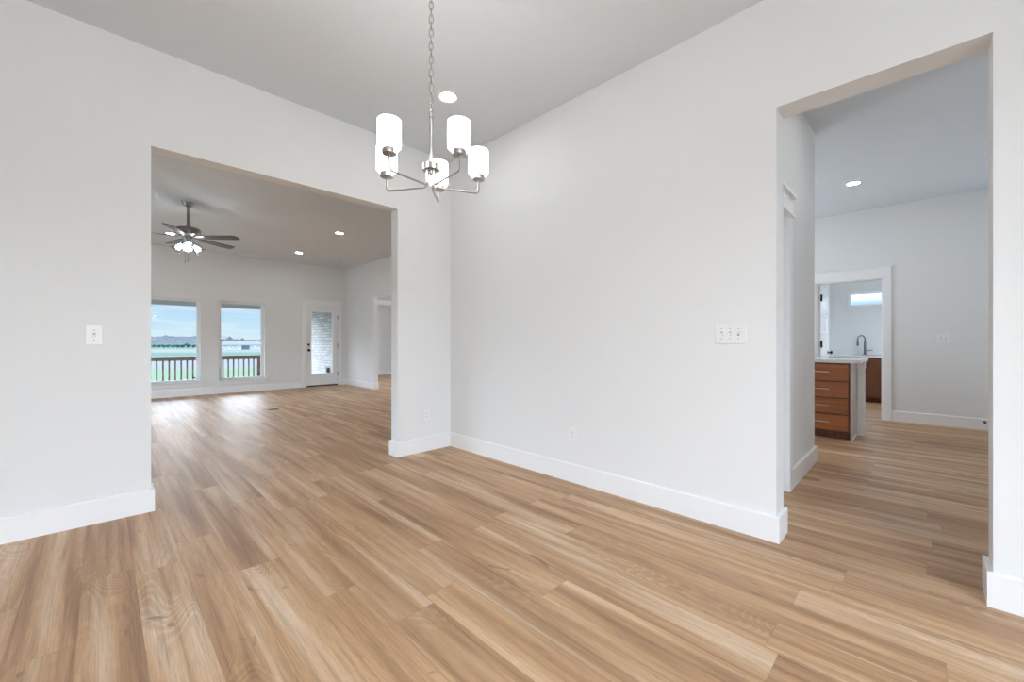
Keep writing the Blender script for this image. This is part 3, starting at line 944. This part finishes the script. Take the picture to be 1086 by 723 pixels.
def outlet(loc, rotz, label, first=[None]):
    if first[0] is not None:
        return dup(first[0], loc, rotz, label)
    t = thing('wall_outlet', label, 'outlet', loc, rotz, 'white wall outlets')
    MB().box(-0.036, 0.036, -0.006, 0.0, -0.0585, 0.0585, 0.0025).build('plate', M['plate'], t)
    for zc in (-0.0195, 0.0195):
        f = MB().box(-0.0165, 0.0165, -0.0085, -0.005, zc - 0.0135, zc + 0.0135, 0.003).build('socket', M['plate'], t)
        MB().box(-0.0075, -0.0050, -0.0089, -0.0083, zc - 0.002, zc + 0.007).box(0.0050, 0.0075, -0.0089, -0.0083, zc - 0.001, zc + 0.006).cyl((0, -0.0083, zc - 0.0075), (0, -0.0089, zc - 0.0075), 0.0025, 10).build('contact_slots', M['slotg'], f)
    MB().lathe([(0.003, 0), (0.0028, 0.001), (0, 0.0012)], 12, Matrix.Translation((0, -0.006, 0)) @ Matrix.Rotation(PI / 2, 4, 'X')).build('screw', M['slotg'], t)
    first[0] = t
    return t
outlet((2.345, YA, 0.368), 0, 'white outlet on the narrow wall between the wide opening and the corner')
outlet((XB, 1.964, 0.376), -PI / 2, 'white outlet low on the right dining wall above its baseboard')
outlet((1.585, 10.78, 0.365), 0, 'white outlet between the two living room windows')
outlet((2.885, 10.78, 0.364), 0, 'white outlet between the right window and the patio door')
outlet((4.575, 9.787, 0.361), -PI / 2, 'white outlet low on the living room side wall beside the doorway')

# small fixtures --------------------------------------------------------------
sm = thing('smoke_detector', 'small round white smoke detector on the living room ceiling', 'smoke detector', (3.996, 9.769, H))
MB().lathe([(0.0, -0.034), (0.040, -0.034), (0.052, -0.028), (0.060, -0.012), (0.064, -0.010), (0.064, 0.0)], 32).build('body', M['plate'], sm)
MB().lathe([(0.053, -0.0275), (0.057, -0.019), (0.0518, -0.019)], 32, cap=False).build('vent_ring', M['slotg'], sm)
vt = thing('air_vent', 'slim white air vent in the living room ceiling near the windows', 'vent', (2.30, 10.55, H))
MB().box(-0.18, 0.18, -0.075, -0.058, -0.008, 0).box(-0.18, 0.18, 0.058, 0.075, -0.008, 0).box(-0.18, -0.16, -0.058, 0.058, -0.008, 0).box(0.16, 0.18, -0.058, 0.058, -0.008, 0).build('frame', M['plate'], vt)
MB().box(-0.16, 0.16, -0.058, 0.058, -0.002, -0.0005).build('backing', M['slot'], vt)
for i in range(7):
    yy = -0.048 + i * 0.016
    MB().prism([(-0.16, yy, -0.002), (-0.16, yy + 0.010, -0.008), (-0.16, yy + 0.0115, -0.007), (-0.16, yy + 0.0015, -0.002)], (0.32, 0, 0)).build('louver', M['plate'], vt)
fv = thing('floor_vent', 'small dark floor vent cover set in the living room planks', 'floor vent', (1.995, 7.585, 0.0))
MB().box(-0.075, 0.075, -0.055, 0.055, 0.0, 0.005, 0.002).build('cover', M['bronze'], fv)
for i in range(7):
    xx = -0.054 + i * 0.018
    MB().box(xx - 0.004, xx + 0.004, -0.040, 0.040, 0.0048, 0.0058).build('slot', M['slot'], fv)
ds = thing('door_stop', 'small black door stop on the far kitchen baseboard', 'door stop', (7.9 - BT, -0.566, 0.105), -PI / 2)
MB().cyl((0, 0, 0), (0, -0.006, 0), 0.014, 16).build('flange', M['black'], ds)
MB().cyl((0, -0.006, 0), (0, -0.055, 0), 0.006, 12).build('rod', M['black'], ds)
MB().cyl((0, -0.055, 0), (0, -0.072, 0), 0.011, 14).build('bumper', M['black'], ds)

# kitchen island -----------------------------------------------------------------
IX0 = 5.95
def island_drawers():
    t = thing('island_cabinet', 'cherry wood island cabinet with a stack of four drawers', 'cabinet', (IX0, 0.565, 0))
    y0, y1 = 0.0, 0.52
    MB().box(0.0, 0.60, y0, y1, 0.095, 0.874).build('body', M['cherryd'], t)
    MB().box(0.075, 0.58, y0, y1, 0.0, 0.095).build('toe_kick', M['cherryd'], t)
    zs = [(0.100, 0.278), (0.292, 0.467), (0.481, 0.656), (0.670, 0.857)]
    for z0, z1 in zs:
        d = MB().box(-0.020, 0.0, y0 + 0.018, y1 - 0.006, z0, z1, 0.002).build('drawer', M['cherry'], t)
        zc = z0 + (z1 - z0) * 0.53
        yc = (y0 + y1) / 2 + 0.006
        h = MB().cyl((-0.050, yc - 0.083, zc), (-0.050, yc + 0.083, zc), 0.0055, 12)
        for s in (-0.064, 0.064): h.cyl((-0.019, yc + s, zc), (-0.050, yc + s, zc), 0.0045, 10)
        h.build('handle', M['steel'], d, label='brushed steel bar handle')
    MB().box(0.0, 0.44, -0.012, 0.0, 0.0, 0.874, 0.001).box(0.44, 0.60, -0.008, 0.0, 0.0, 0.874).build('end_panel', M['panelgrey'], t, label='grey beige end panel')
    MB().box(0.0, 0.44, -0.022, -0.012, 0.0, 0.018, 0.003).build('shoe_molding', M['trim'], t, label='white shoe molding')
    return t
island_drawers()
t = thing('island_cabinet', 'cherry wood island cabinet with doors beside the drawer stack', 'cabinet', (IX0, 1.086, 0))
MB().box(0, 0.60, 0, 0.76, 0.095, 0.874).build('body', M['cherryd'], t)
MB().box(0.075, 0.58, 0, 0.76, 0, 0.095).build('toe_kick', M['cherryd'], t)
for k in range(2):
    y0 = 0.006 + k * 0.377
    d = MB().box(-0.020, 0, y0, y0 + 0.371, 0.10, 0.857, 0.002).build('door', M['cherry'], t)
    yc = y0 + (0.325 if k == 0 else 0.045)
    h = MB().cyl((-0.05, yc, 0.64), (-0.05, yc, 0.806), 0.0055, 12)
    for s in (0.66, 0.786): h.cyl((-0.019, yc, s), (-0.05, yc, s), 0.0045, 10)
    h.build('handle', M['steel'], d, label='brushed steel bar handle')
ct = MB().box(5.905, 6.84, 0.472, 1.90, 0.876, 0.914, 0.004)
tag(ct.build('countertop', M['quartz']), 'white stone countertop on the kitchen island', 'countertop')
pt = thing('island_post', 'square white support post under the end of the island countertop', 'post', (6.435, 0.512, 0))
MB().box(-0.040, 0.040, -0.036, 0.028, 0.15, 0.80, 0.002).build('shaft', M['trim'], pt)
MB().box(-0.050, 0.050, -0.042, 0.030, 0.0, 0.152, 0.004).build('plinth', M['trim'], pt)
cpm = MB()
cpm.prism([(-0.050, -0.040, 0.80), (0.050, -0.040, 0.80), (0.050, -0.040, 0.835), (0.10, -0.040, 0.875), (-0.050, -0.040, 0.875)], (0, 0.070, 0))
cpm.build('capital', M['trim'], pt)

# laundry counter -----------------------------------------------------------------
LX0 = 9.98
t = thing('sink_cabinet', 'dark cherry base cabinet with drawer fronts and doors under the laundry sink', 'cabinet', (LX0, -0.72, 0))
LW = 2.04
MB().box(0, 0.615, 0, LW, 0.095, 0.829).build('body', M['cherryd'], t)
MB().box(0.07, 0.60, 0, LW, 0.0, 0.095).build('toe_kick', M['cherryd'], t)
n = 4
for k in range(n):
    y0 = 0.01 + k * (LW - 0.02) / n; y1 = y0 + (LW - 0.02) / n
    MB().box(-0.02, 0, y0 + 0.004, y1 - 0.004, 0.666, 0.80, 0.002).build('drawer', M['cherryd'], t)
    MB().box(-0.02, 0, y0 + 0.004, y1 - 0.004, 0.10, 0.645, 0.002).build('door', M['cherryd'], t)
ct2 = MB()
SY0, SY1, SX0, SX1 = 0.42, 0.92, 10.06, 10.42
for bx in ((9.95, SX0, -0.72, 1.325), (SX1, 10.598, -0.72, 1.325), (SX0, SX1, -0.72, SY0), (SX0, SX1, SY1, 1.325)):
    ct2.box(bx[0], bx[1], bx[2], bx[3], 0.831, 0.87)
lc = tag(ct2.build('countertop', M['quartz']), 'white stone laundry countertop with a low backsplash below the transom window', 'countertop')
MB().box(10.578, 10.598, -0.72, 1.325, 0.87, 0.975, 0.002).build('backsplash', M['quartz'], lc)
sk = MB()
sk.box(SX0 + 0.002, SX1 - 0.002, SY0 + 0.002, SY0 + 0.006, 0.832, 0.869).box(SX0 + 0.002, SX1 - 0.002, SY1 - 0.006, SY1 - 0.002, 0.832, 0.869).box(SX0 + 0.002, SX0 + 0.006, SY0 + 0.006, SY1 - 0.006, 0.832, 0.869).box(SX1 - 0.006, SX1 - 0.002, SY0 + 0.006, SY1 - 0.006, 0.832, 0.869).box(SX0 + 0.006, SX1 - 0.006, SY0 + 0.006, SY1 - 0.006, 0.832, 0.836)
tag(sk.build('sink', M['steel']), 'steel undermount sink set in the laundry countertop', 'sink')
FYc = 0.775
fc = thing('faucet', 'dark gooseneck pull-down faucet behind the laundry sink', 'faucet', (10.50, FYc, 0.8705))
MB().lathe([(0.030, 0), (0.030, 0.006), (0.024, 0.012), (0.021, 0.06), (0.019, 0.20), (0.016, 0.26), (0.0, 0.262)], 24).build('body', M['faucet'], fc)
arc = [(0, 0.0, 0.25)]
for i in range(13):
    a = PI * i / 12
    arc.append((-0.022 - 0.033 + 0.055 * math.cos(a) - 0.0, 0.052 - 0.052 * math.cos(a), 0.305 + 0.062 * math.sin(a)))
arc = [(0, 0, 0.25)] + [(-0.045 * (1 - math.cos(PI * i / 12)), 0.05 * (1 - math.cos(PI * i / 12)), 0.30 + 0.075 * math.sin(PI * i / 12)) for i in range(13)] + [(-0.09, 0.10, 0.255)]
MB().tube(arc, 0.0115, 12).build('spout', M['faucet'], fc)
MB().cyl((-0.09, 0.10, 0.262), (-0.09, 0.10, 0.175), 0.015, 16, 0.018).build('spray_head', M['faucet'], fc)
MB().cyl((0, -0.018, 0.075), (0.0, -0.115, 0.095), 0.009, 12, 0.007).build('lever', M['faucet'], fc)

# ================================================================== OUTSIDE
struct(MB().box(-4.0, 4.45, 10.94, 13.75, -0.25, -0.13).build('porch_deck', M['deck']))
struct(MB().box(-4.0, 4.45, 10.94, 13.75, 2.62, 2.72).build('porch_ceiling', M['soffit']))
bm_ = MB()
bm_.box(-4.0, 4.45, 13.46, 13.6, 2.06, 2.62)
k = -3.95
while k < 4.4:
    bm_.box(k, k + 0.085, 13.445, 13.46, 2.062, 2.62)
    k += 0.095
struct(bm_.build('porch_beam', M['soffit']))
struct(MB().box(4.45, 4.574, 10.942, 13.75, -0.25, 3.2).build('brick_wall', M['brick']))
ob = thing('outdoor_outlet', 'dark outlet box on the brick porch wall seen through the door glass', 'outlet', (4.45, 11.66, 0.345), -PI / 2)
MB().box(-0.065, 0.065, -0.055, 0.0, -0.07, 0.07, 0.008).build('cover', M['bronze'], ob)
MB().box(-0.05, 0.05, -0.060, -0.054, -0.052, 0.052, 0.004).build('lid', M['winblue'], ob)

def railing(label, xs, xa, xb, posts):
    r = thing('porch_railing', label, 'railing', (xa, 13.5, -0.13), 0, 'porch railings')
    def bx(m, a, b, y0, y1, z0, z1): return m.box(a - xa, b - xa, y0, y1, z0 + 0.13, z1 + 0.13, 0.003)
    bx(MB(), xa, xb, -0.07, 0.07, 0.712, 0.75).build('top_rail', M['railwood'], r)
    bx(MB(), xa, xb, -0.025, 0.012, 0.640, 0.712).build('rail_board', M['railwood'], r)
    bx(MB(), xa, xb, -0.02, 0.02, -0.07, -0.01).build('bottom_rail', M['railwood'], r)
    for x in xs: bx(MB(), x - 0.017, x + 0.017, -0.054, -0.0255, -0.05, 0.70).build('baluster', M['railwood'], r)
    for x in posts: bx(MB(), x - 0.045, x + 0.045, 0.013, 0.103, -0.13, 0.712).build('post', M['railwood'], r)
    return r
railing('brown wooden porch railing with square balusters outside the right window', [3.041 - 0.1208 * i for i in range(8)], 2.0, 3.235, (2.05, 3.187))
railing('brown wooden porch railing with square balusters outside the left window', [1.665 + 0.1193 * 2 - 0.1193 * i for i in range(22)], -0.8, 1.99, (-0.75, 0.62, 1.94))

# ground: falls gently away from the house
gm = MB()
xs = [-900, -300, -120, -50, -10, 10, 40, 90, 200, 500, 1200]
ys = [13.9, 20, 40, 80, 150, 260, 420, 700, 1200]
def gz(y): 
    return -0.8 - 2.2 * min(1.0, max(0.0, (y - 20) / 210.0)) + (max(0, y - 420) / 780.0) * 2.0
grid = [[gm.bm.verts.new((x, y, gz(y))) for x in xs] for y in ys]
for j in range(len(ys) - 1):
    for i in range(len(xs) - 1):
        gm.bm.faces.new((grid[j][i], grid[j][i + 1], grid[j + 1][i + 1], grid[j + 1][i]))
struct(gm.build('ground', M['field']))
# distant wooded ridge, its haze put into the colour
hm = MB()
pr = []
N = 420
top, bot = [], []
rnd = random.Random(3)
for i in range(N + 1):
    t = i / N
    x = -1700 + 3200 * t
    hgt = (25 if x < 320 else max(6.0, 25 - (x - 320) * 0.2)) + 2 * math.sin(t * 43) + 2 * math.sin(t * 161 + 1) + 5 * rnd.random()
    top.append((x, 2300, hgt)); bot.append((x, 2000, -5))
tv = [hm.bm.verts.new(p) for p in top]; bv = [hm.bm.verts.new(p) for p in bot]; kv = [hm.bm.verts.new((p[0], 2700, -5)) for p in top]
for i in range(N):
    hm.bm.faces.new((bv[i], bv[i + 1], tv[i + 1], tv[i])); hm.bm.faces.new((tv[i], tv[i + 1], kv[i + 1], kv[i]))
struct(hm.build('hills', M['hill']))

# houses beyond the field; at(u, d): point at depth d along the pixel column u
def at(u, d):
    l = (u - 543.0) / FPX * d
    return (d + l) / math.sqrt(2), (d - l) / math.sqrt(2)
def house(label, u, d, wdt, dep, wh, rh, zb, yaw, nwin, gable=False):
    x, y = at(u, d)
    r = thing('house', label, 'house', (x, y, zb), yaw, 'houses beyond the field')
    MB().box(-wdt / 2, wdt / 2, -dep / 2, dep / 2, 0, wh).build('wall', M['siding'], r)
    o = 0.5
    rf = MB()
    if gable:
        rf.prism([(-wdt / 2 - o, -dep / 2 - o, wh), (wdt / 2 + o, -dep / 2 - o, wh), (0, -dep / 2 - o, wh + rh)], (0, dep + 2 * o, 0))
    else:
        q = wdt / 2 - dep / 2
        v = [rf.bm.verts.new(p) for p in ((-wdt / 2 - o, -dep / 2 - o, wh), (wdt / 2 + o, -dep / 2 - o, wh), (wdt / 2 + o, dep / 2 + o, wh), (-wdt / 2 - o, dep / 2 + o, wh), (-q, 0, wh + rh), (q, 0, wh + rh))]
        for f in ((0, 1, 5, 4), (1, 2, 5), (2, 3, 4, 5), (3, 0, 4), (3, 2, 1, 0)): rf.bm.faces.new([v[i] for i in f])
    rf.build('roof', M['shingle'], r)
    for i in range(nwin):
        xx = -wdt / 2 + wdt * (i + 0.7) / (nwin + 0.4)
        f = MB().box(xx - 0.8, xx + 0.8, -dep / 2 - 0.06, -dep / 2, 0.9, wh - 0.5).build('window', M['vinyl'], r)
        MB().box(xx - 0.7, xx + 0.7, -dep / 2 - 0.08, -dep / 2 - 0.06, 1.0, wh - 0.6).build('pane', M['winblue'], f)
    MB().box(-wdt * 0.05 - 2.6, -wdt * 0.05 + 2.6, -dep / 2 - 0.10, -dep / 2, 0, wh - 0.35).build('porch_recess', M['winblue'], r)
    return r
yw = math.radians(32)
house('long low pale house with a grey roof seen through the right window', 256, 237, 30, 9, 2.6, 2.3, -3.0, yw, 5)
house('far house roof peak left of the long low house', 236.0, 300, 9, 12, 5.0, 3.6, -2.9, yw, 2, True)
house('far house roof peak just behind the middle of the long low house', 250.0, 330, 9, 12, 4.5, 3.2, -2.9, yw, 2, True)

def bush(label, u, d, r, h, zb):
    x, y = at(u, d)
    rr = random.Random(int(u * 10))
    t = thing('tree', label, 'tree', (x, y, zb), 0, 'trees along the far field edge')
    m = MB()
    for k in range(14):
        c = Vector((rr.uniform(-r, r) * 0.5, rr.uniform(-r, r) * 0.5, h * rr.uniform(0.35, 0.75)))
        s = r * rr.uniform(0.35, 0.55)
        bmesh.ops.create_icosphere(m.bm, subdivisions=2, radius=1.0, matrix=Matrix.Translation(c) @ Matrix.Diagonal((s, s * 0.8, h * 0.28 * rr.uniform(0.8, 1.1), 1)))
    for v in m.bm.verts: v.co += Vector((rr.uniform(-1, 1), rr.uniform(-1, 1), rr.uniform(-1, 1))) * 0.08 * r
    m.build('foliage', M['bush'], t)
    MB().cyl((0, 0, -0.3), (0, 0, h * 0.6), 0.12 * r, 8).build('trunk', M['bark'], t)
rnd = random.Random(11)
u = 163.0
while u < 209:
    big = 194 < u < 201
    bush('dark rounded tree in the row across the field, the tallest cluster' if big else 'low dark tree in the row across the far field',
         u, 330, 1.75 if not big else 2.4, 2.4 if not big else 3.6, gz(at(u, 330)[1]) )
    u += 5.1 if not big else 6.8
